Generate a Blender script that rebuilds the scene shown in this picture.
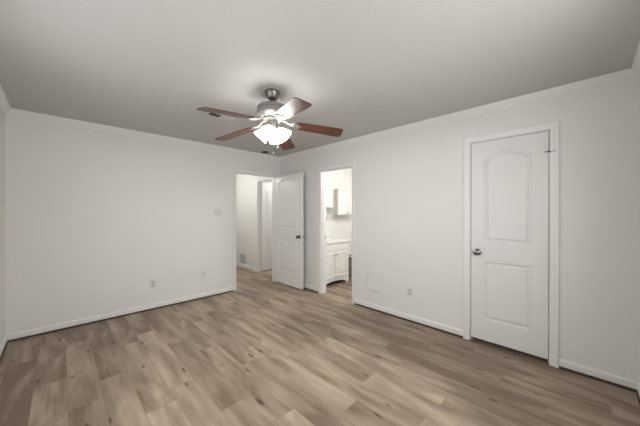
import bpy, bmesh, math, random
from mathutils import Vector, Matrix
random.seed(4)
PI = math.pi
S = bpy.context.scene
COL = S.collection
for o in list(bpy.data.objects):
    bpy.data.objects.remove(o)

# ------------------------------------------------------------------ camera
cam = bpy.data.cameras.new('camera')
cam.sensor_width = 36.0
cam.lens = 262.4 / 640 * 36
cam.clip_start = 0.02
co = bpy.data.objects.new('camera', cam)
COL.objects.link(co)
co.location = (0, 0, 1.3403)
co.rotation_euler = (PI / 2 - 0.0032, 0, -0.7807)
S.camera = co
S.view_settings.view_transform = 'Standard'
S.view_settings.look = 'None'
S.view_settings.gamma = 1
S.view_settings.exposure = 0.15
# ------------------------------------------------------------------ light
W_STRENGTH = 0.6
ADDED_WIN_NEAR, ADDED_WIN_LEFT = 45, 22
FAN_GLOW = 16
BULB = 265
BATH_P, HALL_P, ROOM2_P = 37, 20, 24
w = bpy.data.worlds.new('sky')
w.use_nodes = True
w.node_tree.nodes['Background'].inputs[0].default_value = (0.78, 0.86, 1, 1)
w.node_tree.nodes['Background'].inputs[1].default_value = W_STRENGTH
S.world = w


def area(name, loc, rot, sx, sy, power, color=(1, 1, 1)):
    l = bpy.data.lights.new(name, 'AREA')
    l.shape = 'RECTANGLE'
    l.size, l.size_y, l.energy, l.color = sx, sy, power, color
    o = bpy.data.objects.new(name, l)
    o.location, o.rotation_euler = loc, rot
    COL.objects.link(o)
    return o


def point(name, loc, power, r=0.08, color=(1, 0.985, 0.96)):
    l = bpy.data.lights.new(name, 'POINT')
    l.energy, l.color, l.shadow_soft_size = power, color, r
    o = bpy.data.objects.new(name, l)
    o.location = loc
    COL.objects.link(o)
    return o


H = 2.408
XL, XW, YN, YW = -0.402, 3.056, -0.289, 4.195
# daylight standing outside two added, unseen windows (behind and beside the camera)
area('added_daylight_near', (1.05, YN - 0.2, 1.4), (PI / 2, 0, 0), 1.6, 1.35, ADDED_WIN_NEAR, (0.97, 0.99, 1))
area('added_daylight_left', (XL - 0.2, 1.7, 1.4), (PI / 2, 0, -PI / 2), 1.5, 1.35, ADDED_WIN_LEFT, (0.97, 0.99, 1))

# ------------------------------------------------------------------ materials


def mat(name, color, rough=0.5, metal=0.0, spec=0.5, bump=None, emit=None, vary=None, coat=0):
    m = bpy.data.materials.new(name)
    m.use_nodes = True
    nt = m.node_tree
    b = nt.nodes['Principled BSDF']
    b.inputs['Base Color'].default_value = (*color, 1)
    b.inputs['Roughness'].default_value = rough
    b.inputs['Metallic'].default_value = metal
    b.inputs['Specular IOR Level'].default_value = spec
    b.inputs['Coat Weight'].default_value = coat
    if emit:
        b.inputs['Emission Color'].default_value = (*emit[0], 1)
        b.inputs['Emission Strength'].default_value = emit[1]
    tc = nt.nodes.new('ShaderNodeTexCoord')
    if vary:
        n = nt.nodes.new('ShaderNodeTexNoise')
        n.inputs['Scale'].default_value = vary[0]
        nt.links.new(tc.outputs['Object'], n.inputs['Vector'])
        r = nt.nodes.new('ShaderNodeMix')
        r.data_type = 'RGBA'
        k = vary[1]
        r.inputs[6].default_value = (*[c * (1 - k) for c in color], 1)
        r.inputs[7].default_value = (*[min(1, c * (1 + k)) for c in color], 1)
        nt.links.new(n.outputs['Fac'], r.inputs[0])
        nt.links.new(r.outputs[2], b.inputs['Base Color'])
    if bump:
        n = nt.nodes.new('ShaderNodeTexNoise')
        n.inputs['Scale'].default_value = bump[0]
        n.inputs['Detail'].default_value = 3
        nt.links.new(tc.outputs['Object'], n.inputs['Vector'])
        bm_ = nt.nodes.new('ShaderNodeBump')
        bm_.inputs['Strength'].default_value = bump[1]
        bm_.inputs['Distance'].default_value = bump[2]
        nt.links.new(n.outputs['Fac'], bm_.inputs['Height'])
        nt.links.new(bm_.outputs['Normal'], b.inputs['Normal'])
    return m


M = {
    'wall': mat('wall_paint', (0.74, 0.73, 0.705), 0.6, bump=(45, 0.25, 0.004), vary=(3, 0.012)),
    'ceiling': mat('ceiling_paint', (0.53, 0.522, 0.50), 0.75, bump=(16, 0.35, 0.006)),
    'trim': mat('trim_paint', (0.77, 0.76, 0.74), 0.35, vary=(4, 0.01)),
    'door': mat('door_paint', (0.74, 0.73, 0.71), 0.38, vary=(4, 0.01)),
    'bathwall': mat('bath_paint', (0.83, 0.82, 0.80), 0.6, bump=(45, 0.2, 0.003)),
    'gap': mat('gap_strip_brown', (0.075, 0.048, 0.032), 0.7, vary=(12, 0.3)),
    'plate': mat('plate_plastic', (0.66, 0.655, 0.63), 0.35, vary=(5, 0.01)),
    'slot': mat('socket_grey', (0.47, 0.46, 0.44), 0.5, vary=(5, 0.02)),
    'dark': mat('dark_void', (0.02, 0.02, 0.02), 0.8, vary=(5, 0.02)),
    'pewter': mat('antique_pewter', (0.22, 0.20, 0.165), 0.34, metal=0.85, vary=(30, 0.15)),
    'bracket': mat('bracket_metal', (0.26, 0.25, 0.235), 0.45, metal=0.8, vary=(30, 0.08)),
    'nickel': mat('brushed_nickel', (0.52, 0.50, 0.47), 0.3, metal=0.9, vary=(30, 0.08)),
    'motor': mat('grey_metal', (0.33, 0.31, 0.30), 0.4, metal=0.7, vary=(30, 0.06)),
    'knob': mat('dark_nickel', (0.20, 0.19, 0.175), 0.22, metal=1.0, vary=(20, 0.1)),
    'glow': mat('frosted_glass_lit', (0.9, 0.9, 0.88), 0.4, emit=((1, 0.98, 0.94), FAN_GLOW), vary=(5, 0.01)),
    'bulb': mat('bulb_lit', (0.9, 0.9, 0.88), 0.4, emit=((1, 0.97, 0.93), BULB), vary=(5, 0.01)),
    'ventw': mat('vent_white', (0.62, 0.61, 0.58), 0.5, vary=(5, 0.02)),
    'ventd': mat('vent_slat_grey', (0.5, 0.49, 0.47), 0.5, vary=(5, 0.02)),
    'bronze': mat('dark_bronze', (0.05, 0.034, 0.027), 0.5, metal=0.2, vary=(20, 0.2)),
    'vanity': mat('vanity_white', (0.80, 0.79, 0.76), 0.35, vary=(4, 0.01)),
    'marble': mat('cultured_marble', (0.86, 0.85, 0.82), 0.15, vary=(6, 0.03)),
    'mirror': mat('mirror_glass', (0.9, 0.9, 0.9), 0.03, metal=1.0, vary=(2, 0.005)),
    'basket': mat('grey_woven', (0.23, 0.23, 0.20), 0.8, vary=(60, 0.6), bump=(80, 0.6, 0.01)),
}


def wood_blade():
    m = bpy.data.materials.new('blade_walnut')
    m.use_nodes = True
    nt = m.node_tree
    b = nt.nodes['Principled BSDF']
    tc = nt.nodes.new('ShaderNodeTexCoord')
    mp = nt.nodes.new('ShaderNodeMapping')
    mp.inputs['Scale'].default_value = (1.6, 22, 10)
    n = nt.nodes.new('ShaderNodeTexNoise')
    n.inputs['Scale'].default_value = 2.0
    n.inputs['Detail'].default_value = 5
    cr = nt.nodes.new('ShaderNodeValToRGB')
    cr.color_ramp.elements[0].position = 0.34
    cr.color_ramp.elements[0].color = (0.024, 0.008, 0.004, 1)
    cr.color_ramp.elements[1].position = 0.68
    cr.color_ramp.elements[1].color = (0.125, 0.040, 0.016, 1)
    nt.links.new(tc.outputs['Object'], mp.inputs['Vector'])
    nt.links.new(mp.outputs[0], n.inputs['Vector'])
    nt.links.new(n.outputs['Fac'], cr.inputs[0])
    nt.links.new(cr.outputs[0], b.inputs['Base Color'])
    b.inputs['Roughness'].default_value = 0.4
    b.inputs['Specular IOR Level'].default_value = 0.28
    b.inputs['Coat Weight'].default_value = 0.35
    b.inputs['Coat Roughness'].default_value = 0.36
    return m


M['blade'] = wood_blade()


def glass():
    m = bpy.data.materials.new('window_glass')
    m.use_nodes = True
    nt = m.node_tree
    nt.nodes.remove(nt.nodes['Principled BSDF'])
    t = nt.nodes.new('ShaderNodeBsdfTransparent')
    g = nt.nodes.new('ShaderNodeBsdfGlossy')
    g.inputs['Roughness'].default_value = 0.02
    mx = nt.nodes.new('ShaderNodeMixShader')
    mx.inputs[0].default_value = 0.06
    nt.links.new(t.outputs[0], mx.inputs[1])
    nt.links.new(g.outputs[0], mx.inputs[2])
    nt.links.new(mx.outputs[0], nt.nodes['Material Output'].inputs[0])
    return m


M['glass'] = glass()


def plank_material():
    """per-plank tone and shift come from corner attributes; grain from object coordinates"""
    m = bpy.data.materials.new('wood_planks')
    m.use_nodes = True
    nt = m.node_tree
    N, L = nt.nodes, nt.links
    b = N['Principled BSDF']
    tc = N.new('ShaderNodeTexCoord')
    at = N.new('ShaderNodeAttribute')
    at.attribute_name = 'plank'          # r = tone, g = shift, b = hue
    sep = N.new('ShaderNodeSeparateColor')
    L.new(at.outputs['Color'], sep.inputs[0])
    cmb = N.new('ShaderNodeCombineXYZ')
    sh = N.new('ShaderNodeMath'); sh.operation = 'MULTIPLY'; sh.inputs[1].default_value = 37
    L.new(sep.outputs[1], sh.inputs[0])
    L.new(sh.outputs[0], cmb.inputs[0]); L.new(sh.outputs[0], cmb.inputs[1]); L.new(sh.outputs[0], cmb.inputs[2])
    add = N.new('ShaderNodeVectorMath'); add.operation = 'ADD'
    L.new(tc.outputs['Object'], add.inputs[0]); L.new(cmb.outputs[0], add.inputs[1])

    def noise(scale, vec_scale, detail, dist=0.0):
        mp = N.new('ShaderNodeMapping'); mp.inputs['Scale'].default_value = vec_scale
        L.new(add.outputs[0], mp.inputs['Vector'])
        n = N.new('ShaderNodeTexNoise')
        n.inputs['Scale'].default_value = scale
        n.inputs['Detail'].default_value = detail
        n.inputs['Distortion'].default_value = dist
        L.new(mp.outputs[0], n.inputs['Vector'])
        return n.outputs['Fac']

    def math2(op, a, b_):
        n = N.new('ShaderNodeMath'); n.operation = op
        for i, v in enumerate((a, b_)):
            if isinstance(v, (int, float)):
                n.inputs[i].default_value = v
            else:
                L.new(v, n.inputs[i])
        return n.outputs[0]
    blotch = noise(1.0, (8, 1.5, 1), 2, 0.6)       # broad soft light and dark stretches
    grain = noise(1.0, (60, 3.0, 1), 4, 0.4)
    fine = noise(1.0, (220, 8, 1), 2)
    t = math2('MULTIPLY', math2('SUBTRACT', blotch, 0.5), 1.3)
    t = math2('ADD', t, math2('MULTIPLY', math2('SUBTRACT', grain, 0.5), 0.34))
    t = math2('ADD', t, math2('MULTIPLY', math2('SUBTRACT', fine, 0.5), 0.09))
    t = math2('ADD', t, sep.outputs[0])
    cr = N.new('ShaderNodeValToRGB')
    e = cr.color_ramp.elements
    e[0].position = 0.0; e[0].color = (0.19, 0.135, 0.093, 1)
    e[1].position = 1.0; e[1].color = (0.72, 0.59, 0.465, 1)
    x = e.new(0.5); x.color = (0.44, 0.343, 0.256, 1)
    L.new(t, cr.inputs[0])
    # knots: sparse dark drops stretched along the plank
    mp = N.new('ShaderNodeMapping'); mp.inputs['Scale'].default_value = (3.7, 1.35, 1)
    L.new(add.outputs[0], mp.inputs['Vector'])
    v = N.new('ShaderNodeTexVoronoi'); v.inputs['Scale'].default_value = 1.0
    v.voronoi_dimensions = '2D'
    L.new(mp.outputs[0], v.inputs['Vector'])
    kn = N.new('ShaderNodeMapRange'); kn.interpolation_type = 'SMOOTHSTEP'
    kn.inputs['From Min'].default_value = 0.012; kn.inputs['From Max'].default_value = 0.062
    kn.inputs['To Min'].default_value = 0.8; kn.inputs['To Max'].default_value = 0.0
    L.new(math2('ADD', v.outputs['Distance'], math2('MULTIPLY', math2('SUBTRACT', grain, 0.5), 0.2)), kn.inputs[0])
    mx = N.new('ShaderNodeMix'); mx.data_type = 'RGBA'
    L.new(kn.outputs[0], mx.inputs[0])
    L.new(cr.outputs[0], mx.inputs[6])
    mx.inputs[7].default_value = (0.045, 0.027, 0.018, 1)
    L.new(mx.outputs[2], b.inputs['Base Color'])
    rr = N.new('ShaderNodeMapRange')
    rr.inputs['To Min'].default_value = 0.36; rr.inputs['To Max'].default_value = 0.5
    L.new(grain, rr.inputs[0]); L.new(rr.outputs[0], b.inputs['Roughness'])
    b.inputs['Specular IOR Level'].default_value = 0.4
    bp = N.new('ShaderNodeBump'); bp.inputs['Strength'].default_value = 0.12; bp.inputs['Distance'].default_value = 0.002
    L.new(grain, bp.inputs['Height']); L.new(bp.outputs[0], b.inputs['Normal'])
    return m


M['planks'] = plank_material()

# ------------------------------------------------------------------ mesh helpers


class MB:
    def __init__(self):
        self.bm = bmesh.new()

    def box(self, x0, x1, y0, y1, z0, z1, bevel=0.0):
        vs = [self.bm.verts.new(p) for p in ((x0, y0, z0), (x1, y0, z0), (x1, y1, z0), (x0, y1, z0),
                                             (x0, y0, z1), (x1, y0, z1), (x1, y1, z1), (x0, y1, z1))]
        fs = [self.bm.faces.new([vs[i] for i in q]) for q in
              ((0, 3, 2, 1), (4, 5, 6, 7), (0, 1, 5, 4), (1, 2, 6, 5), (2, 3, 7, 6), (3, 0, 4, 7))]
        if bevel:
            es = list({e for f_ in fs for e in f_.edges})
            bmesh.ops.bevel(self.bm, geom=es, offset=bevel, segments=2, profile=0.5, affect='EDGES')
        return self

    def lathe(self, prof, mtx=Matrix(), n=32, cap=True):
        """prof: (radius, z) pairs, spun about z, then placed by mtx"""
        rings = []
        for r, z in prof:
            if r < 1e-6:
                rings.append([self.bm.verts.new(mtx @ Vector((0, 0, z)))])
            else:
                rings.append([self.bm.verts.new(mtx @ Vector((r * math.cos(2 * PI * k / n), r * math.sin(2 * PI * k / n), z))) for k in range(n)])
        for a, b in zip(rings, rings[1:]):
            for k in range(n):
                j = (k + 1) % n
                if len(a) == 1 and len(b) == 1:
                    continue
                if len(a) == 1:
                    self.bm.faces.new((a[0], b[k], b[j]))
                elif len(b) == 1:
                    self.bm.faces.new((a[k], a[j], b[0]))
                else:
                    self.bm.faces.new((a[k], a[j], b[j], b[k]))
        if cap:
            for r in (rings[0], rings[-1]):
                if len(r) > 1:
                    self.bm.faces.new(r)
        return self

    def tube(self, pts, radii, n=10, flat=1.0):
        pts = [Vector(p) for p in pts]
        if not hasattr(radii, '__len__'):
            radii = [radii] * len(pts)
        rings = []
        for i, p in enumerate(pts):
            t = (pts[min(i + 1, len(pts) - 1)] - pts[max(i - 1, 0)]).normalized()
            up = Vector((0, 0, 1)) if abs(t.z) < 0.9 else Vector((1, 0, 0))
            a = t.cross(up).normalized(); b = a.cross(t)
            rings.append([self.bm.verts.new(p + radii[i] * (a * math.cos(2 * PI * k / n) + b * flat * math.sin(2 * PI * k / n))) for k in range(n)])
        for a, b in zip(rings, rings[1:]):
            for k in range(n):
                self.bm.faces.new((a[k], a[(k + 1) % n], b[(k + 1) % n], b[k]))
        self.bm.faces.new(rings[0]); self.bm.faces.new(rings[-1])
        return self

    def prism(self, poly, axis, a0, a1, bevel=0.0):
        """poly in the two other axes (in order), extruded along axis from a0 to a1"""
        def P(u, v, a):
            return {0: (a, u, v), 1: (u, a, v), 2: (u, v, a)}[axis]
        A = [self.bm.verts.new(P(u, v, a0)) for u, v in poly]
        B = [self.bm.verts.new(P(u, v, a1)) for u, v in poly]
        n = len(poly)
        fs = [self.bm.faces.new(A), self.bm.faces.new(B)]
        for k in range(n):
            fs.append(self.bm.faces.new((A[k], A[(k + 1) % n], B[(k + 1) % n], B[k])))
        if bevel:
            es = list({e for f_ in fs[:2] for e in f_.edges})
            bmesh.ops.bevel(self.bm, geom=es, offset=bevel, segments=2, profile=0.5, affect='EDGES')
        return self

    def build(self, name, m, parent=None, smooth=False, mtx=None):
        bmesh.ops.recalc_face_normals(self.bm, faces=self.bm.faces)
        if mtx is not None:
            self.bm.transform(mtx)
        me = bpy.data.meshes.new(name)
        if smooth:
            for f_ in self.bm.faces:
                f_.smooth = True
            for e_ in self.bm.edges:
                if len(e_.link_faces) == 2 and e_.calc_face_angle(0) > 0.6:
                    e_.smooth = False
        self.bm.to_mesh(me); self.bm.free()
        me.materials.append(m)
        o = bpy.data.objects.new(name, me)
        COL.objects.link(o)
        o.parent = parent
        return o


def struct(o):
    o['kind'] = 'structure'
    return o


def tag(o, label, cat, group=None):
    o['label'] = label; o['category'] = cat
    if group:
        o['group'] = group
    return o


def thing(name, label, cat, loc, rz=0, group=None):
    o = bpy.data.objects.new(name, None)
    COL.objects.link(o)
    o.empty_display_size = 0.1
    o.location = loc; o.rotation_euler = (0, 0, rz)
    return tag(o, label, cat, group)


# ------------------------------------------------------------------ shell
FX0, FX1, FY0, FY1 = -0.55, 5.3, -0.45, 7.5
PW, PX0, PLEN = 0.183, -0.147, 1.22
ANCH = {0: 2.947, -1: 3.516, 1: 2.447, 2: 2.71, 3: 3.27, 4: 2.217, 5: 1.72, 6: 2.615, 7: 3.33, 8: 1.138, 9: 1.95,
        10: 2.45, 11: 0.705, 12: 1.149, 13: 1.40, 14: 0.47}
TONE = {(0, 0): .48, (0, -1): .62, (-1, -1): .28, (1, -1): .36, (1, 0): .60, (2, 0): .40, (2, -1): .64, (3, -1): .52, (3, 0): .40,
        (4, -1): .50, (4, 0): .62, (5, 0): .40, (5, -1): .56}
bm = bmesh.new()
lay = bm.loops.layers.color.new('plank')
g = 0.0011


def quad(x0, x1, y0, y1, z, col):
    f_ = bm.faces.new([bm.verts.new(p) for p in ((x0, y0, z), (x1, y0, z), (x1, y1, z), (x0, y1, z))])
    for lp in f_.loops:
        lp[lay] = col
    return f_


k = math.floor((FX0 - PX0) / PW)
while PX0 + k * PW < FX1:
    x0, x1 = PX0 + k * PW, PX0 + (k + 1) * PW
    a = ANCH.get(k, random.uniform(0, PLEN))
    j = math.floor((FY0 - a) / PLEN)
    while a + j * PLEN < FY1:
        tone = TONE.get((k, j), random.uniform(0.40, 0.60))
        if k < 3:  # floor's light falloff put into the tone: edges darker, middle lighter
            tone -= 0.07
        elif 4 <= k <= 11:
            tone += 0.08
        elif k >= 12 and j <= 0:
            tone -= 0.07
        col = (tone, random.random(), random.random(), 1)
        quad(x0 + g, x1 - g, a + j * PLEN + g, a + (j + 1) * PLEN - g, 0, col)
        j += 1
    k += 1
quad(FX0 - .2, FX1 + .2, FY0 - 1.3, FY1 + 1.3, -0.0012, (0.0, 0, 0, 1))
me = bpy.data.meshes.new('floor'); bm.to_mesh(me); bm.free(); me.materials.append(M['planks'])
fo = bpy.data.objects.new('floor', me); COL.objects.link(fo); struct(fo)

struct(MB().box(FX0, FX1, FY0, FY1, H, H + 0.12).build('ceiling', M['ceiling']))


def wall_y(name, y0, y1, x0, x1, holes, m=None):
    """wall lying along X; holes = (x0, x1, z0, z1)"""
    b = MB(); x = x0
    for a, c, z0, z1 in sorted(holes):
        b.box(x, a, y0, y1, 0, H)
        if z0 > 0:
            b.box(a, c, y0, y1, 0, z0)
        b.box(a, c, y0, y1, z1, H)
        x = c
    b.box(x, x1, y0, y1, 0, H)
    return struct(b.build(name, m or M['wall']))


def wall_x(name, x0, x1, y0, y1, holes, m=None):
    b = MB(); y = y0
    for a, c, z0, z1 in sorted(holes):
        b.box(x0, x1, y, a, 0, H)
        if z0 > 0:
            b.box(x0, x1, a, c, 0, z0)
        b.box(x0, x1, a, c, z1, H)
        y = c
    b.box(x0, x1, y, y1, 0, H)
    return struct(b.build(name, m or M['wall']))


XO = XW + 0.105
YO = YW + 0.115
HOP = (2.125, 2.965)         # rough hall opening (finished 2.14..2.95)
BOP = (2.400, 3.065)         # rough bath opening
COP = (0.205, 0.858)         # rough closet opening
HD, BD, CD = 2.020, 2.015, 2.062
wall_x('wall_left', XL - 0.12, XL, YN - 0.12, YO, [(0.95, 2.45, 0.75, 2.05)])
wall_y('wall_near', YN - 0.12, YN, XL, XW, [(0.25, 1.85, 0.75, 2.05)])
wall_y('wall_far', YW, YO, XL, XW, [(HOP[0], HOP[1], 0, HD + .015)])
wall_x('wall_right', XW, XO, YN - 0.12, YO, [(COP[0], COP[1], 0, CD + .015), (BOP[0], BOP[1], 0, BD + .015)])
# hall
HX0, HX1, HY1 = 1.6, 3.14, 7.3
wall_x('wall_hall_right', HX1, HX1 + 0.1, YO, HY1, [(4.395, 5.165, 0, HD + .015)])
wall_x('wall_hall_left', HX0 - 0.1, HX0, YO, HY1, [])
wall_y('wall_hall_end', HY1, HY1 + 0.1, HX0 - .1, HX1 + 0.1, [])
# second room off the hall
wall_y('wall_bedroom_far', 6.2, 6.3, HX1 + 0.1, 5.2, [])
wall_x('wall_bedroom_right', 5.1, 5.2, 3.86, 6.2, [])
# bath
wall_y('wall_bath_back', 3.75, 3.86, XO, 5.2, [], M['bathwall'])
wall_x('wall_bath_right', 5.1, 5.2, 1.5, 3.75, [], M['bathwall'])
wall_y('wall_bath_near', 1.4, 1.5, XO, 5.2, [], M['bathwall'])
# closet
wall_y('wall_closet_side', -0.41, -0.31, XO, 3.9, [])
wall_x('wall_closet_back', 3.8, 3.9, -0.31, 1.4, [])


# windows added to let daylight in, unseen by the camera
def added_window(name, along, a0, a1, z0, z1, w0, w1):
    fr = MB()
    t = 0.05

    def bx(b, p0, p1, q0, q1, z0_, z1_):
        if along == 'x':
            b.box(p0, p1, q0, q1, z0_, z1_)
        else:
            b.box(q0, q1, p0, p1, z0_, z1_)
    mid = (w0 + w1) / 2
    for p in ((a0, a0 + t, z0, z1), (a1 - t, a1, z0, z1), (a0 + t, a1 - t, z0, z0 + t), (a0 + t, a1 - t, z1 - t, z1),
              (a0 + t, a1 - t, (z0 + z1) / 2 - 0.02, (z0 + z1) / 2 + 0.02)):
        bx(fr, p[0], p[1], mid - 0.03, mid + 0.03, p[2], p[3])
    o = struct(fr.build(name, M['trim']))
    gl = MB(); bx(gl, a0 + t, a1 - t, mid - 0.003, mid + 0.003, z0 + t, z1 - t)
    gl.build('added_window_pane', M['glass'], o)


added_window('added_window_1', 'x', 0.25, 1.85, 0.75, 2.05, YN - 0.12, YN)
added_window('added_window_2', 'y', 0.95, 2.45, 0.75, 2.05, XL - 0.12, XL)


# ------------------------------------------------------------------ trim
def casing(name, plane, a0, a1, z1, side, foot=0.0, wd=0.057):
    """U-shaped casing; plane=('x', X) or ('y', Y); side=-1/+1 = direction it stands proud"""
    prof = [(0.004, 0.0), (0.004, 0.009), (0.012, 0.012), (0.03, 0.0135), (0.044, 0.0175), (wd - 0.003, 0.0175), (wd, 0.014), (wd, 0.0)]
    b = MB(); rings = []
    for ww, d in prof:
        r = []
        for u, z in ((a0 - ww, foot), (a0 - ww, z1 + ww), (a1 + ww, z1 + ww), (a1 + ww, foot)):
            r.append(b.bm.verts.new((plane[1] + side * d, u, z) if plane[0] == 'x' else (u, plane[1] + side * d, z)))
        rings.append(r)
    n = len(rings)
    for i in range(n):
        p, q = rings[i], rings[(i + 1) % n]
        for s_ in range(3):
            b.bm.faces.new((p[s_], p[s_ + 1], q[s_ + 1], q[s_]))
    b.bm.faces.new([r[0] for r in rings]); b.bm.faces.new([r[3] for r in rings])
    return struct(b.build(name, M['trim']))


def jamb(name, axis, w0, w1, a0, a1, z1, stop):
    """lining of an opening: finished a0..a1, z1; wall thickness from w0 to w1; stop = (s0, s1) stop strip"""
    t = 0.015
    b = MB()

    def bx(p0, p1, q0, q1, z0_, z1_):
        if axis == 'y':
            b.box(p0, p1, q0, q1, z0_, z1_)
        else:
            b.box(q0, q1, p0, p1, z0_, z1_)
    bx(a0 - t, a0, w0, w1, 0, z1 + t); bx(a1, a1 + t, w0, w1, 0, z1 + t); bx(a0, a1, w0, w1, z1, z1 + t)
    if stop:
        bx(a0, a0 + .01, stop[0], stop[1], 0, z1 - .01); bx(a1 - .01, a1, stop[0], stop[1], 0, z1 - .01)
        bx(a0, a1, stop[0], stop[1], z1 - .01, z1)
    return struct(b.build(name, M['trim']))


jamb('trim_1', 'y', YW, YO, HOP[0] + .015, HOP[1] - .015, HD, (YW + .045, YW + .08))
casing('trim_2', ('y', YW), HOP[0] + .015, HOP[1] - .015, HD, -1)
casing('trim_3', ('y', YO), HOP[0] + .015, HOP[1] - .015, HD, 1)
jamb('trim_4', 'x', XW, XO, BOP[0] + .015, BOP[1] - .015, BD, (XW + .03, XW + .065))
casing('trim_5', ('x', XW), BOP[0] + .015, BOP[1] - .015, BD, -1)
casing('trim_6', ('x', XO), BOP[0] + .015, BOP[1] - .015, BD, 1)
jamb('trim_7', 'x', XW, XO, COP[0] + .015, COP[1] - .015, CD, (XW + .045, XW + .06))
casing('trim_8', ('x', XW), COP[0] + .015, COP[1] - .015, CD, -1, wd=0.066)
jamb('trim_9', 'x', HX1, HX1 + .1, 4.41, 5.15, HD, (HX1 + .03, HX1 + .06))
casing('trim_10', ('x', HX1), 4.41, 5.15, HD, -1)

# crown moulding round the bedroom, mitred at the corners
b = MB(); rings = []
for dz, ww in ((-0.062, 0.0), (-0.062, 0.008), (-0.052, 0.012), (-0.044, 0.024), (-0.026, 0.036), (-0.014, 0.041), (-0.011, 0.048), (0, 0.050), (0, 0)):
    rings.append([b.bm.verts.new(p) for p in ((XL + ww, YN + ww, H + dz), (XW - ww, YN + ww, H + dz), (XW - ww, YW - ww, H + dz), (XL + ww, YW - ww, H + dz))])
for i in range(len(rings)):
    p, q = rings[i], rings[(i + 1) % len(rings)]
    for s_ in range(4):
        b.bm.faces.new((p[s_], p[(s_ + 1) % 4], q[(s_ + 1) % 4], q[s_]))
struct(b.build('trim_11', M['trim']))

BZ0, BZ1 = 0.021, 0.079


def base_run(b, axis, wall, side, a0, a1, z0=BZ0, z1=BZ1):
    """baseboard profile pushed out of a wall face"""
    pr = [(0, z0), (0.0125, z0), (0.0125, z1 - 0.012), (0.008, z1 - 0.003), (0.004, z1), (0, z1)]
    pr = [(wall + side * d, z) for d, z in pr]
    b.prism(pr, 1 if axis == 'y' else 0, a0, a1)


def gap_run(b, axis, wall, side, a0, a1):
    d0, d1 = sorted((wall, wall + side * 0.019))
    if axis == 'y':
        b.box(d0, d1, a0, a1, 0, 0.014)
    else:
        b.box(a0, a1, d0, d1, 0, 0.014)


for nm, axis, wall, side, runs in (
        ('left', 'y', XL, 1, [(YN, YW)]),
        ('near', 'x', YN, 1, [(XL + .0126, XW - .0126)]),
        ('far', 'x', YW, -1, [(XL + .0126, 2.083), (3.008, XW - .0126)]),
        ('right', 'y', XW, -1, [(YN, 0.153), (0.910, 2.357), (3.108, YW)])):
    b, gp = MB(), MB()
    for a0, a1 in runs:
        base_run(b, axis, wall, side, a0, a1)
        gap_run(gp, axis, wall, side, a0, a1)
    o = struct(b.build('baseboard_' + nm, M['trim']))
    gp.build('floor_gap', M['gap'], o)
b = MB()
base_run(b, 'y', HX1, -1, 5.21, HY1, 0, 0.085); struct(b.build('baseboard_hall_right', M['trim']))
b = MB()
base_run(b, 'x', 3.75, -1, 4.01, 5.1, 0, 0.085); struct(b.build('baseboard_bath_back', M['trim']))

# ------------------------------------------------------------------ doors


def panel_ring(x0, x1, z0, z1, rise, e, n=14):
    """outline inset by e; flat-bottomed panel whose head arches by rise"""
    pts = [(x0 + e, z0 + e), (x1 - e, z0 + e)]
    xc, hw = (x0 + x1) / 2, (x1 - x0) / 2 - e
    for i in range(n + 1):
        u = 1 - 2 * i / n
        pts.append((xc + hw * u, z1 - e + rise * (1 - u * u) ** 0.8))
    return pts


def door_mesh(wd, z0, z1, th):
    b = MB(); bm_ = b.bm
    m_ = 0.114
    panels = [(m_, wd - m_, 0.25, 0.845, 0.0), (m_, wd - m_, 1.04, 1.882, 0.068)]
    for face, sgn in ((0.0, 1), (th, -1)):
        loops = []
        rect = [bm_.verts.new((x, face, z)) for x, z in ((0, z0), (wd, z0), (wd, z1), (0, z1))]
        loops.append(rect)
        for p in panels:
            prev = None
            for e, d in ((0.0, 0.0), (0.007, 0.0015), (0.013, 0.011), (0.024, 0.012), (0.040, 0.003), (0.046, 0.0022)):
                r = [bm_.verts.new((x, face + sgn * d, z)) for x, z in panel_ring(*p, e)]
                if prev is None:
                    loops.append(r)
                else:
                    for i in range(len(r)):
                        j = (i + 1) % len(r)
                        bm_.faces.new((prev[i], prev[j], r[j], r[i]))
                prev = r
            bm_.faces.new(prev)
        edges = []
        for lp in loops:
            for i in range(len(lp)):
                a, c = lp[i], lp[(i + 1) % len(lp)]
                edges.append(bm_.edges.get((a, c)) or bm_.edges.new((a, c)))
        bmesh.ops.triangle_fill(bm_, edges=edges, use_beauty=True)
        if sgn == 1:
            r0 = rect
    for i in range(4):
        j = (i + 1) % 4
        bm_.faces.new((r0[i], r0[j], rect[j], rect[i]))
    return b


def knob(parent, x, z, y, sgn, name='door_knob'):
    """knob on the face at local y, pointing along sgn*y"""
    mtx = Matrix.Translation((x, y, z)) @ Matrix.Rotation(-sgn * PI / 2, 4, 'X')
    pr = [(0.0, 0), (0.033, 0), (0.034, 0.004), (0.029, 0.009), (0.014, 0.012), (0.0115, 0.02), (0.012, 0.030), (0.020, 0.036),
          (0.0275, 0.045), (0.029, 0.053), (0.0265, 0.061), (0.017, 0.066), (0.0, 0.067)]
    o = MB().lathe(pr, mtx, 28).build(name, M['knob'], parent, True)
    o['label'] = 'dark polished metal knob'
    return o


def hinge(parent, x, y, z, stop=False):
    b = MB()
    b.lathe([(0.0, z - .046), (0.003, z - .046), (0.006, z - .042), (0.006, z + .042), (0.004, z + .046), (0, z + .047)], Matrix.Translation((x, y, 0)), 14)
    o = b.build('hinge', M['plate'], parent, True)
    if stop:
        s = MB()
        s.tube([(x - .035, y - .012, z + .046), (x, y - .006, z + .048), (x + .05, y - .014, z + .045)], 0.003, 8)
        s.tube([(x, y - .004, z + .040), (x, y - .004, z + .054)], 0.009, 12)
        d = s.build('hinge_stop', M['knob'], o, True)
        d['label'] = 'dark metal hinge-pin door stop'
    return o


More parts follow.
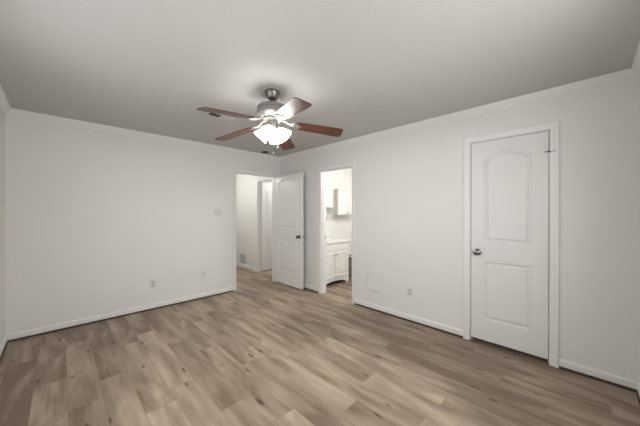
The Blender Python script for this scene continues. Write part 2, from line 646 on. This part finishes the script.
# door_1: closet door, closed in the right wall; local x runs from latch (Y .838) to hinge (Y .226)
e1 = bpy.data.objects.new('door_1', None); COL.objects.link(e1); struct(e1)
e1.location = (XW + 0.006, 0.8385, 0); e1.rotation_euler = (0, 0, -PI / 2)
WD1 = 0.613



door_mesh(WD1, 0.038, CD - 0.004, 0.035).build('door_leaf', M['door'], e1)
knob(e1, 0.060, 0.930, 0.0, -1)
hinge(e1, WD1 + 0.003, -0.008, 1.825, True); hinge(e1, WD1 + 0.003, -0.008, 0.345)

# door_2: bedroom door standing open at 90 degrees against the right wall
e2 = bpy.data.objects.new('door_2', None); COL.objects.link(e2); struct(e2)
e2.location = (2.924, 4.188, 0); e2.rotation_euler = (0, 0, -PI / 2)
WD2 = 0.800
door_mesh(WD2, 0.022, 2.028, 0.035).build('door_leaf', M['door'], e2)
knob(e2, WD2 - 0.07, 0.915, 0.0, -1); knob(e2, WD2 - 0.07, 0.915, 0.035, 1)
lt = MB().box(WD2 - .0005, WD2 + .0012, 0.006, 0.029, 0.885, 0.945).build('latch_plate', M['nickel'], e2)
for z in (1.82, 1.05, 0.25):
    hinge(e2, 0.002, 0.040, z)

# door_3: white door off the hall, swung into the far room
e3 = bpy.data.objects.new('door_3', None); COL.objects.link(e3); struct(e3)
e3.location = (HX1 + 0.085, 5.108, 0); e3.rotation_euler = (0, 0, math.radians(3))
door_mesh(0.735, 0.022, 2.01, 0.035).build('door_leaf', M['door'], e3)
knob(e3, 0.665, 0.915, 0.0, -1); knob(e3, 0.665, 0.915, 0.035, 1)
for z in (1.82, 1.05, 0.25):
    hinge(e3, -0.004, -0.004, z)
# strike plate on the bathroom jamb
st = MB().box(XW + .07, XW + .10, BOP[1] - .0165, BOP[1] - .015, 0.88, 0.96).build('strike_plate', M['nickel'])
tag(st, 'small metal strike plate in the white bathroom door jamb', 'strike plate')

# ------------------------------------------------------------------ ceiling fan
FAN = thing('ceiling_fan', 'five-blade ceiling fan with pewter motor, walnut blades and lit frosted glass shades', 'ceiling fan', (1.342, 1.955, H))


def Z(z):
    return z - H


MB().lathe([(0, 0), (0.066, 0), (0.069, Z(2.398)), (0.067, Z(2.390)), (0.060, Z(2.374)), (0.050, Z(2.356)), (0.041, Z(2.342)), (0.034, Z(2.337)), (0.024, Z(2.336)), (0, Z(2.336))], n=40).build('canopy', M['pewter'], FAN, True)
MB().lathe([(0, Z(2.337)), (0.011, Z(2.337)), (0.011, Z(2.303)), (0.019, Z(2.299)), (0.019, Z(2.283)), (0, Z(2.283))], n=20).build('downrod', M['pewter'], FAN, True)
MB().lathe([(0, Z(2.285)), (0.035, Z(2.285)), (0.100, Z(2.281)), (0.126, Z(2.273)), (0.133, Z(2.262)), (0.134, Z(2.246)), (0.129, Z(2.243)), (0.129, Z(2.236)), (0.136, Z(2.233)),
            (0.136, Z(2.206)), (0.131, Z(2.200)), (0.118, Z(2.186)), (0.098, Z(2.172)), (0.07, Z(2.164)), (0, Z(2.164))], n=48).build('motor_housing', M['motor'], FAN, True)
MB().lathe([(0, Z(2.165)), (0.085, Z(2.165)), (0.088, Z(2.158)), (0.083, Z(2.150)), (0.058, Z(2.146)), (0, Z(2.146))], n=40).build('flywheel_plate', M['bracket'], FAN, True)
MB().lathe([(0, Z(2.147)), (0.046, Z(2.147)), (0.050, Z(2.138)), (0.050, Z(2.082)), (0.045, Z(2.070)), (0.034, Z(2.060)), (0.036, Z(2.050)), (0.02, Z(2.040)), (0.008, Z(2.034)), (0, Z(2.030))], n=32).build('switch_housing', M['bracket'], FAN, True)


def blade_outline():
    pts = []
    L0, L1 = 0.195, 0.645
    # straight tapering sides with rounded tip corners and a rounded root
    def half(x):
        return 0.061 + 0.0125 * (x - L0) / (L1 - L0)
    ctl = [(L0, 0.034), (L0 + .006, 0.049), (L0 + .022, 0.059)]
    ctl += [(L0 + .05 + i * (L1 - .035 - L0 - .05) / 6, half(L0 + .05 + i * (L1 - .035 - L0 - .05) / 6)) for i in range(7)]
    for i in range(1, 7):
        a = i / 6 * PI / 2
        ctl.append((L1 - 0.035 + 0.035 * math.sin(a) * 0.9, half(L1) - 0.028 * (1 - math.cos(a))))
    pts = [(x, y) for x, y in ctl] + [(x, -y) for x, y in reversed(ctl)]
    return pts


def iron_mesh():
    b = MB()
    b.tube([(0.060, 0, 0.024), (0.090, 0, 0.024), (0.115, 0, 0.018), (0.140, 0, 0.006), (0.17, 0, -0.005), (0.205, 0, -0.006)], [0.014, 0.013, 0.011, 0.011, 0.012, 0.010], 10, 0.45)
    for s_ in (-1, 1):
        # open scrolls curling out to the screws, like a cast bracket
        pts = [(0.158, 0, -0.003), (0.170, s_ * .020, -0.005), (0.188, s_ * .036, -0.006), (0.212, s_ * .040, -0.006), (0.230, s_ * .031, -0.006), (0.232, s_ * .018, -0.006), (0.218, s_ * .012, -0.006)]
        b.tube(pts, [0.007, 0.007, 0.0075, 0.0075, 0.007, 0.006, 0.005], 8, 0.55)
        b.lathe([(0, -0.011), (0.008, -0.010), (0.008, -0.003), (0, -0.003)], Matrix.Translation((0.212, s_ * .040, 0)), 12)
    b.tube([(0.20, 0, -0.006), (0.242, 0, -0.006), (0.260, 0, -0.006)], [0.009, 0.012, 0.006], 8, 0.5)
    b.lathe([(0, -0.012), (0.008, -0.011), (0.008, -0.003), (0, -0.003)], Matrix.Translation((0.245, 0, 0)), 12)
    return b


ZB = Z(2.1425)
blade0 = iron0 = None
for i in range(5):
    az = math.radians(-33.44 + 72 * i)
    if blade0 is None:
        bd = MB().prism(blade_outline(), 2, -0.003, 0.003, 0.0012).build('blade', M['blade'], FAN)
        ir = iron_mesh().build('blade_bracket', M['bracket'], bd, True)
        blade0, iron0 = bd, ir
        ir.rotation_euler = (math.radians(0), 0, 0)
    else:
        bd = blade0.copy(); COL.objects.link(bd); bd.parent = FAN
        ir = iron0.copy(); COL.objects.link(ir); ir.parent = bd
    bd.location = (0, 0, ZB)
    bd.matrix_local = Matrix.Translation((0, 0, ZB)) @ Matrix.Rotation(math.radians(-2), 4, Vector((math.cos(math.radians(-15)), math.sin(math.radians(-15)), 0))) @ Matrix.Rotation(az, 4, 'Z') @ Matrix.Rotation(math.radians(6.5), 4, 'Y') @ Matrix.Rotation(math.radians(-10), 4, 'X')
    bd['label'] = 'walnut-stained wooden blade'

# four frosted bell shades on short arms
sh0 = None
for i in range(4):
    az = math.radians(-124 + 90 * i - 20)
    tilt = math.radians(44)
    base = Matrix.Rotation(az, 4, 'Z') @ Matrix.Translation((0.052, 0, Z(2.074))) @ Matrix.Rotation(PI - tilt, 4, 'Y')
    if sh0 is None:
        prof = [(0.021, 0.0), (0.024, 0.010), (0.034, 0.022), (0.046, 0.040), (0.054, 0.060), (0.059, 0.076), (0.066, 0.090), (0.069, 0.094),
                (0.0665, 0.094), (0.0565, 0.076), (0.0515, 0.060), (0.0435, 0.040), (0.0315, 0.023), (0.020, 0.011), (0.018, 0.0)]
        s = MB().lathe(prof, n=32, cap=False).build('lamp_shade', M['glow'], FAN, True)
        bu = MB().lathe([(0.0, 0.0), (0.013, 0.0), (0.013, 0.025), (0.022, 0.045), (0.026, 0.062), (0.019, 0.078), (0, 0.084)], n=20).build('bulb', M['bulb'], s, True)
        so = MB().lathe([(0, -0.030), (0.012, -0.030), (0.014, -0.012), (0.025, -0.008), (0.026, 0.006), (0.016, 0.008), (0, 0.008)], n=20).build('socket', M['nickel'], s, True)
        sh0 = (s, bu, so)
    else:
        s = sh0[0].copy(); COL.objects.link(s); s.parent = FAN
        for q in sh0[1:]:
            c = q.copy(); COL.objects.link(c); c.parent = s
    s.matrix_local = base
for (x, y, l) in ((-0.018, -0.040, 0.20), (0.030, -0.036, 0.14)):
    MB().tube([(x, y, Z(2.064)), (x, y, Z(2.064) - l)], 0.0011, 6).lathe([(0, -l - .022), (0.005, -l - .018), (0.005, -l - .006), (0.002, -l), (0, -l)],
              Matrix.Translation((x, y, Z(2.064))), 10).build('pull_chain', M['nickel'], FAN, True)

# ------------------------------------------------------------------ ceiling fixtures
v = thing('ceiling_vent', 'white two-way louvred air register on the ceiling behind the fan', 'vent', (1.275, 2.851, H))
fr = MB()
for q in ((-.148, .148, -.058, -.046), (-.148, .148, .046, .058), (-.148, -.134, -.046, .046), (.134, .148, -.046, .046), (-.005, .005, -.046, .046)):
    fr.box(q[0], q[1], q[2], q[3], -0.006, 0)
fr.build('frame', M['ventw'], v)
for s_, mm in ((-1, 'ventd'), (1, 'ventw')):
    sl = MB()
    for i in range(9):
        x = s_ * (0.014 + i * 0.0142)
        t = 0.0045
        # blades of the two banks lean opposite ways
        xa, xb = (x + s_ * t, x - s_ * t)
        sl.prism([(xa, -0.009), (xa + .001, -0.0095), (xb + .001, -0.0015), (xb, -0.001)], 1, -.046, .046)
    sl.build('louvres', M['ventw'], v)
MB().box(-.136, .136, -.048, .048, -0.0009, -0.0001).build('duct_opening', M['dark'], v)

t = thing('ceiling_fixture', 'small round dark brown fitting on the ceiling near the corner above the open door', 'ceiling fixture', (2.585, 3.990, H))
MB().lathe([(0, 0), (0.060, 0), (0.062, -0.006), (0.056, -0.014), (0.044, -0.018), (0.042, -0.015), (0, -0.015)], n=36).build('housing', M['bronze'], t, True)
MB().lathe([(0, -0.015), (0.028, -0.015), (0.026, -0.021), (0, -0.023)], n=28).build('cap', M['bronze'], t, True)


# ------------------------------------------------------------------ wall plates
def plate_thing(name, label, cat, loc, rz, kind, w2=0.035, group=None):
    """local -Y faces into the room"""
    t = thing(name, label, cat, loc, rz, group)
    MB().box(-w2, w2, -0.006, -0.0002, -0.057, 0.057, 0.002).build('cover_plate', M['plate'], t)
    if kind == 'outlet':
        for dz in (-0.020, 0.020):
            o = MB().prism([(-.016, dz - .009), (-.010, dz - .014), (.010, dz - .014), (.016, dz - .009), (.016, dz + .009), (.010, dz + .014), (-.010, dz + .014), (-.016, dz + .009)],
                           1, -0.0085, -0.005).build('receptacle', M['slot'], t)
            MB().box(-.0075, -.0050, -.009, -.0084, dz - .005, dz + .006).box(.005, .0075, -.009, -.0084, dz - .004, dz + .005).build('slots', M['dark'], o)
    elif kind == 'switch':
        for dx in (-.023, .023):
            o = MB().box(dx - .0165, dx + .0165, -0.0085, -0.005, -0.033, 0.033, 0.0015).build('rocker', M['ventw'], t)
    elif kind == 'cable':
        MB().lathe([(0, 0), (0.007, 0), (0.007, 0.006), (0.004, 0.007), (0.004, 0.012), (0, 0.012)], Matrix.Translation((0, -.005, 0)) @ Matrix.Rotation(PI / 2, 4, 'X'), 14).build('jack', M['nickel'], t, True)
    return t


plate_thing('wall_outlet', 'white duplex outlet low on the right wall between bathroom and closet doors', 'outlet', (XW, 1.512, 0.356), -PI / 2, 'outlet')
plate_thing('wall_outlet', 'white duplex outlet low on the far-left wall, further from the open doorway', 'outlet', (0.912, YW, 0.356), 0, 'outlet')
plate_thing('wall_plate', 'small pale wall plate low on the left wall, nearer the hall doorway', 'wall plate', (1.597, YW, 0.372), 0, 'cable')
plate_thing('light_switch', 'white double rocker light switch on the wall left of the hall doorway', 'light switch', (1.822, YW, 1.334), 0, 'switch', 0.058)

t = thing('access_panel', 'square painted access panel low on the right wall beside the bathroom doorway', 'access panel', (XW, 2.012, 0.384), -PI / 2)
fr = MB()
for q in ((-.136, .136, -.126, -.112), (-.136, .136, .112, .126), (-.136, -.122, -.112, .112), (.122, .136, -.112, .112)):
    fr.box(q[0], q[1], -0.013, -0.0002, q[2], q[3])
fr.build('frame', M['wall'], t)
MB().box(-.120, .120, -0.011, -0.0002, -.110, .110, 0.0015).build('cover', M['wall'], t)

t = thing('wall_vent', 'white louvred return vent low on the hallway wall above the baseboard', 'vent', (HX1, 5.82, 0.215), -PI / 2)
fr = MB()
for q in ((-.155, .155, -.12, -.098), (-.155, .155, .098, .12), (-.155, -.133, -.098, .098), (.133, .155, -.098, .098)):
    fr.box(q[0], q[1], -0.010, -0.0002, q[2], q[3])
fr.build('frame', M['ventw'], t)
sl = MB()
for i in range(12):
    z = -.09 + i * 0.0164
    sl.prism([(-0.012, z - .006), (-0.011, z - .007), (-0.002, z + .005), (-0.003, z + .006)], 0, -.133, .133)
sl.build('louvres', M['ventd'], t)
MB().box(-.135, .135, -0.0015, -0.0002, -.10, .10).build('duct_opening', M['dark'], t)

# ------------------------------------------------------------------ bathroom
V = thing('bathroom_vanity', 'white bathroom vanity with arched toe kick and pale marble top', 'vanity', (3.165, 3.75, 0))
vw, vd = 0.815, 0.521             # local: x 0..vw, front at y=-vd
b = MB()
# front board with the arched valance at its foot
pts = [(0.0, 0.0), (0.06, 0.0)]
for i in range(13):
    u = i / 12
    pts.append((0.06 + (vw - .12) * u, 0.012 + 0.065 * math.sin(PI * u) ** 0.6))
pts += [(vw - .06, 0.0), (vw, 0.0), (vw, 0.775), (0, 0.775)]
b.prism(pts, 1, -vd, -vd + 0.018)
b.box(0, 0.016, -vd + .018, -0.002, 0, 0.775); b.box(vw - .016, vw, -vd + .018, -0.002, 0, 0.775)
b.box(0.016, vw - .016, -vd + .06, -0.002, 0.085, 0.10)
b.build('cabinet_body', M['vanity'], V)
b = MB()
b.box(0.016, vw - .016, -vd + .10, -vd + .115, 0.0, 0.085)  # black colour stands in for the shade behind the arched valance
b.build('toe_shade_board', M['dark'], V)['label'] = 'recessed toe board, blackened for the shade under the vanity'


def cab_door(parent, x0, x1, z0, z1, y, knob_x, knob_z, m):
    d = MB()
    t_ = 0.045
    d.box(x0, x1, y - .012, y, z0, z1)
    for q in ((x0, x1, z0, z0 + t_), (x0, x1, z1 - t_, z1), (x0, x0 + t_, z0 + t_, z1 - t_), (x1 - t_, x1, z0 + t_, z1 - t_)):
        d.box(q[0], q[1], y - .020, y - .012, q[2], q[3], 0.0015)
    d.box(x0 + t_ + .02, x1 - t_ - .02, y - .0175, y - .012, z0 + t_ + .02, z1 - t_ - .02, 0.002)
    o = d.build('door', m, parent)
    if knob_x is not None:
        MB().lathe([(0, 0), (0.006, 0), (0.006, 0.012), (0.014, 0.018), (0.014, 0.024), (0, 0.028)],
                   Matrix.Translation((knob_x, y - .02, knob_z)) @ Matrix.Rotation(PI / 2, 4, 'X'), 16).build('knob', M['nickel'], o, True)
    return o


cab_door(V, 0.05, 0.400, 0.135, 0.600, -vd, 0.372, 0.56, M['vanity'])
cab_door(V, 0.415, vw - .05, 0.135, 0.600, -vd, 0.443, 0.56, M['vanity'])
dr = MB().box(0.05, vw - .05, -vd - .016, -vd, 0.63, 0.745, 0.003).build('drawer_front', M['vanity'], V)
# top with an oval basin
b = MB()
b.box(-0.002, vw + .022, -vd - .03, -0.002, 0.776, 0.806, 0.004)
b.box(-0.002, vw + .022, -0.022, -0.002, 0.806, 0.90, 0.003)
top = b.build('countertop', M['marble'], V)
MB().lathe([(0.20, 0.001), (0.205, 0.006), (0.195, 0.008), (0.17, 0.004), (0.15, 0.001), (0.0, 0.0005)],
           Matrix.Translation((0.4, -0.27, 0.806)) @ Matrix.Diagonal((1, 0.72, 1, 1)), 40).build('basin', M['marble'], V, True)
fa = MB().lathe([(0, 0), (0.024, 0), (0.020, 0.01), (0.013, 0.02), (0.012, 0.09), (0, 0.092)], Matrix.Translation((0.4, -0.085, 0.806)), 18)
fa = fa.build('faucet', M['nickel'], V, True)
sp = MB().tube([(0.4, -0.085, 0.885), (0.4, -0.12, 0.91), (0.4, -0.17, 0.905), (0.4, -0.195, 0.88)], 0.009, 10)
sp.build('spout', M['nickel'], fa, True)
for s_ in (-1, 1):
    MB().lathe([(0, 0), (0.020, 0), (0.016, 0.02), (0.018, 0.045), (0, 0.05)], Matrix.Translation((0.4 + s_ * .1, -0.085, 0.806)), 14).build('tap_handle', M['nickel'], fa, True)

t = thing('medicine_cabinet', 'white framed mirror cabinet with crown top and open shelf above the vanity', 'medicine cabinet', (3.40, 3.75, 1.26))
b = MB()
b.box(0, 0.545, -0.145, -0.002, 0.17, 0.60); b.box(0, 0.014, -0.145, -0.002, 0.0, 0.17); b.box(0.531, 0.545, -0.145, -0.002, 0, 0.17)
b.box(0.014, 0.531, -0.145, -0.002, 0.0, 0.014)
b.build('cabinet_body', M['vanity'], t)
cr_ = MB().prism([(-.002, .60), (-.15, .60), (-.155, .612), (-.17, .625), (-.175, .64), (-.002, .64)], 0, -0.015, 0.56).build('crown', M['vanity'], t)
for x0 in (0.004, 0.275):
    b = MB()
    for q in ((x0, x0 + .266, .175, .20), (x0, x0 + .266, .57, .595), (x0, x0 + .025, .20, .57), (x0 + .241, x0 + .266, .20, .57)):
        b.box(q[0], q[1], -0.163, -0.146, q[2], q[3])
    o = b.build('mirror_door', M['vanity'], t)
    MB().box(x0 + .025, x0 + .241, -0.154, -0.148, .20, .57).build('mirror', M['mirror'], o)

t = thing('wall_cabinet', 'white two-door wall cabinet on the bathroom wall right of the mirror', 'cabinet', (4.03, 3.75, 1.275))
b = MB().box(0, 0.60, -0.19, -0.002, 0, 0.53)
b.build('cabinet_body', M['vanity'], t)
cab_door(t, 0.006, 0.297, 0.012, 0.51, -0.19, 0.275, 0.06, M['vanity'])
cab_door(t, 0.303, 0.594, 0.012, 0.51, -0.19, 0.325, 0.06, M['vanity'])
MB().box(-.008, .608, -0.215, -0.002, 0.53, 0.548, 0.003).build('top_board', M['vanity'], t)

t = thing('waste_basket', 'grey woven waste basket on the bathroom floor past the end of the vanity', 'basket', (4.31, 3.42, 0))
pr = [(0.0, 0.0), (0.095, 0.0)]
for i in range(14):
    z = 0.012 + i * 0.03
    pr += [(0.097 + z * .07 + .004, z), (0.097 + z * .07, z + 0.015)]
pr += [(0.125, 0.43), (0.118, 0.43), (0.092, 0.02), (0.0, 0.02)]
MB().lathe(pr, n=32).build('basket_wall', M['basket'], t, True)
MB().lathe([(0.117, 0.425), (0.130, 0.425), (0.133, 0.436), (0.130, 0.450), (0.117, 0.450), (0.117, 0.425)], n=32, cap=False).build('rim', M['vanity'], t, True)

# unseen lamps added to light the other rooms, up on their ceilings
for nm, lab, loc, p in (('added_ceiling_lamp', 'added flush round white lamp, unseen, on the bathroom ceiling', (3.9, 2.2), BATH_P),
                        ('added_ceiling_lamp', 'added flush round white lamp, unseen, on the hallway ceiling', (2.1, 5.6), HALL_P),
                        ('added_ceiling_lamp', 'added flush round white lamp, unseen, on the ceiling of the room off the hallway', (4.1, 4.8), ROOM2_P)):
    t = thing(nm, lab, 'added lamp', (loc[0], loc[1], H))
    MB().lathe([(0, 0), (0.14, 0), (0.145, -.012), (0.135, -.02), (0, -.02)], n=32).build('base', M['nickel'], t, True)
    MB().lathe([(0.13, -.02), (0.128, -.04), (0.10, -.065), (0.05, -.08), (0, -.084)], n=32, cap=False).build('glass_shade', M['glow'], t, True)
    point(nm + '_light', (loc[0], loc[1], H - 0.22), p, 0.12)
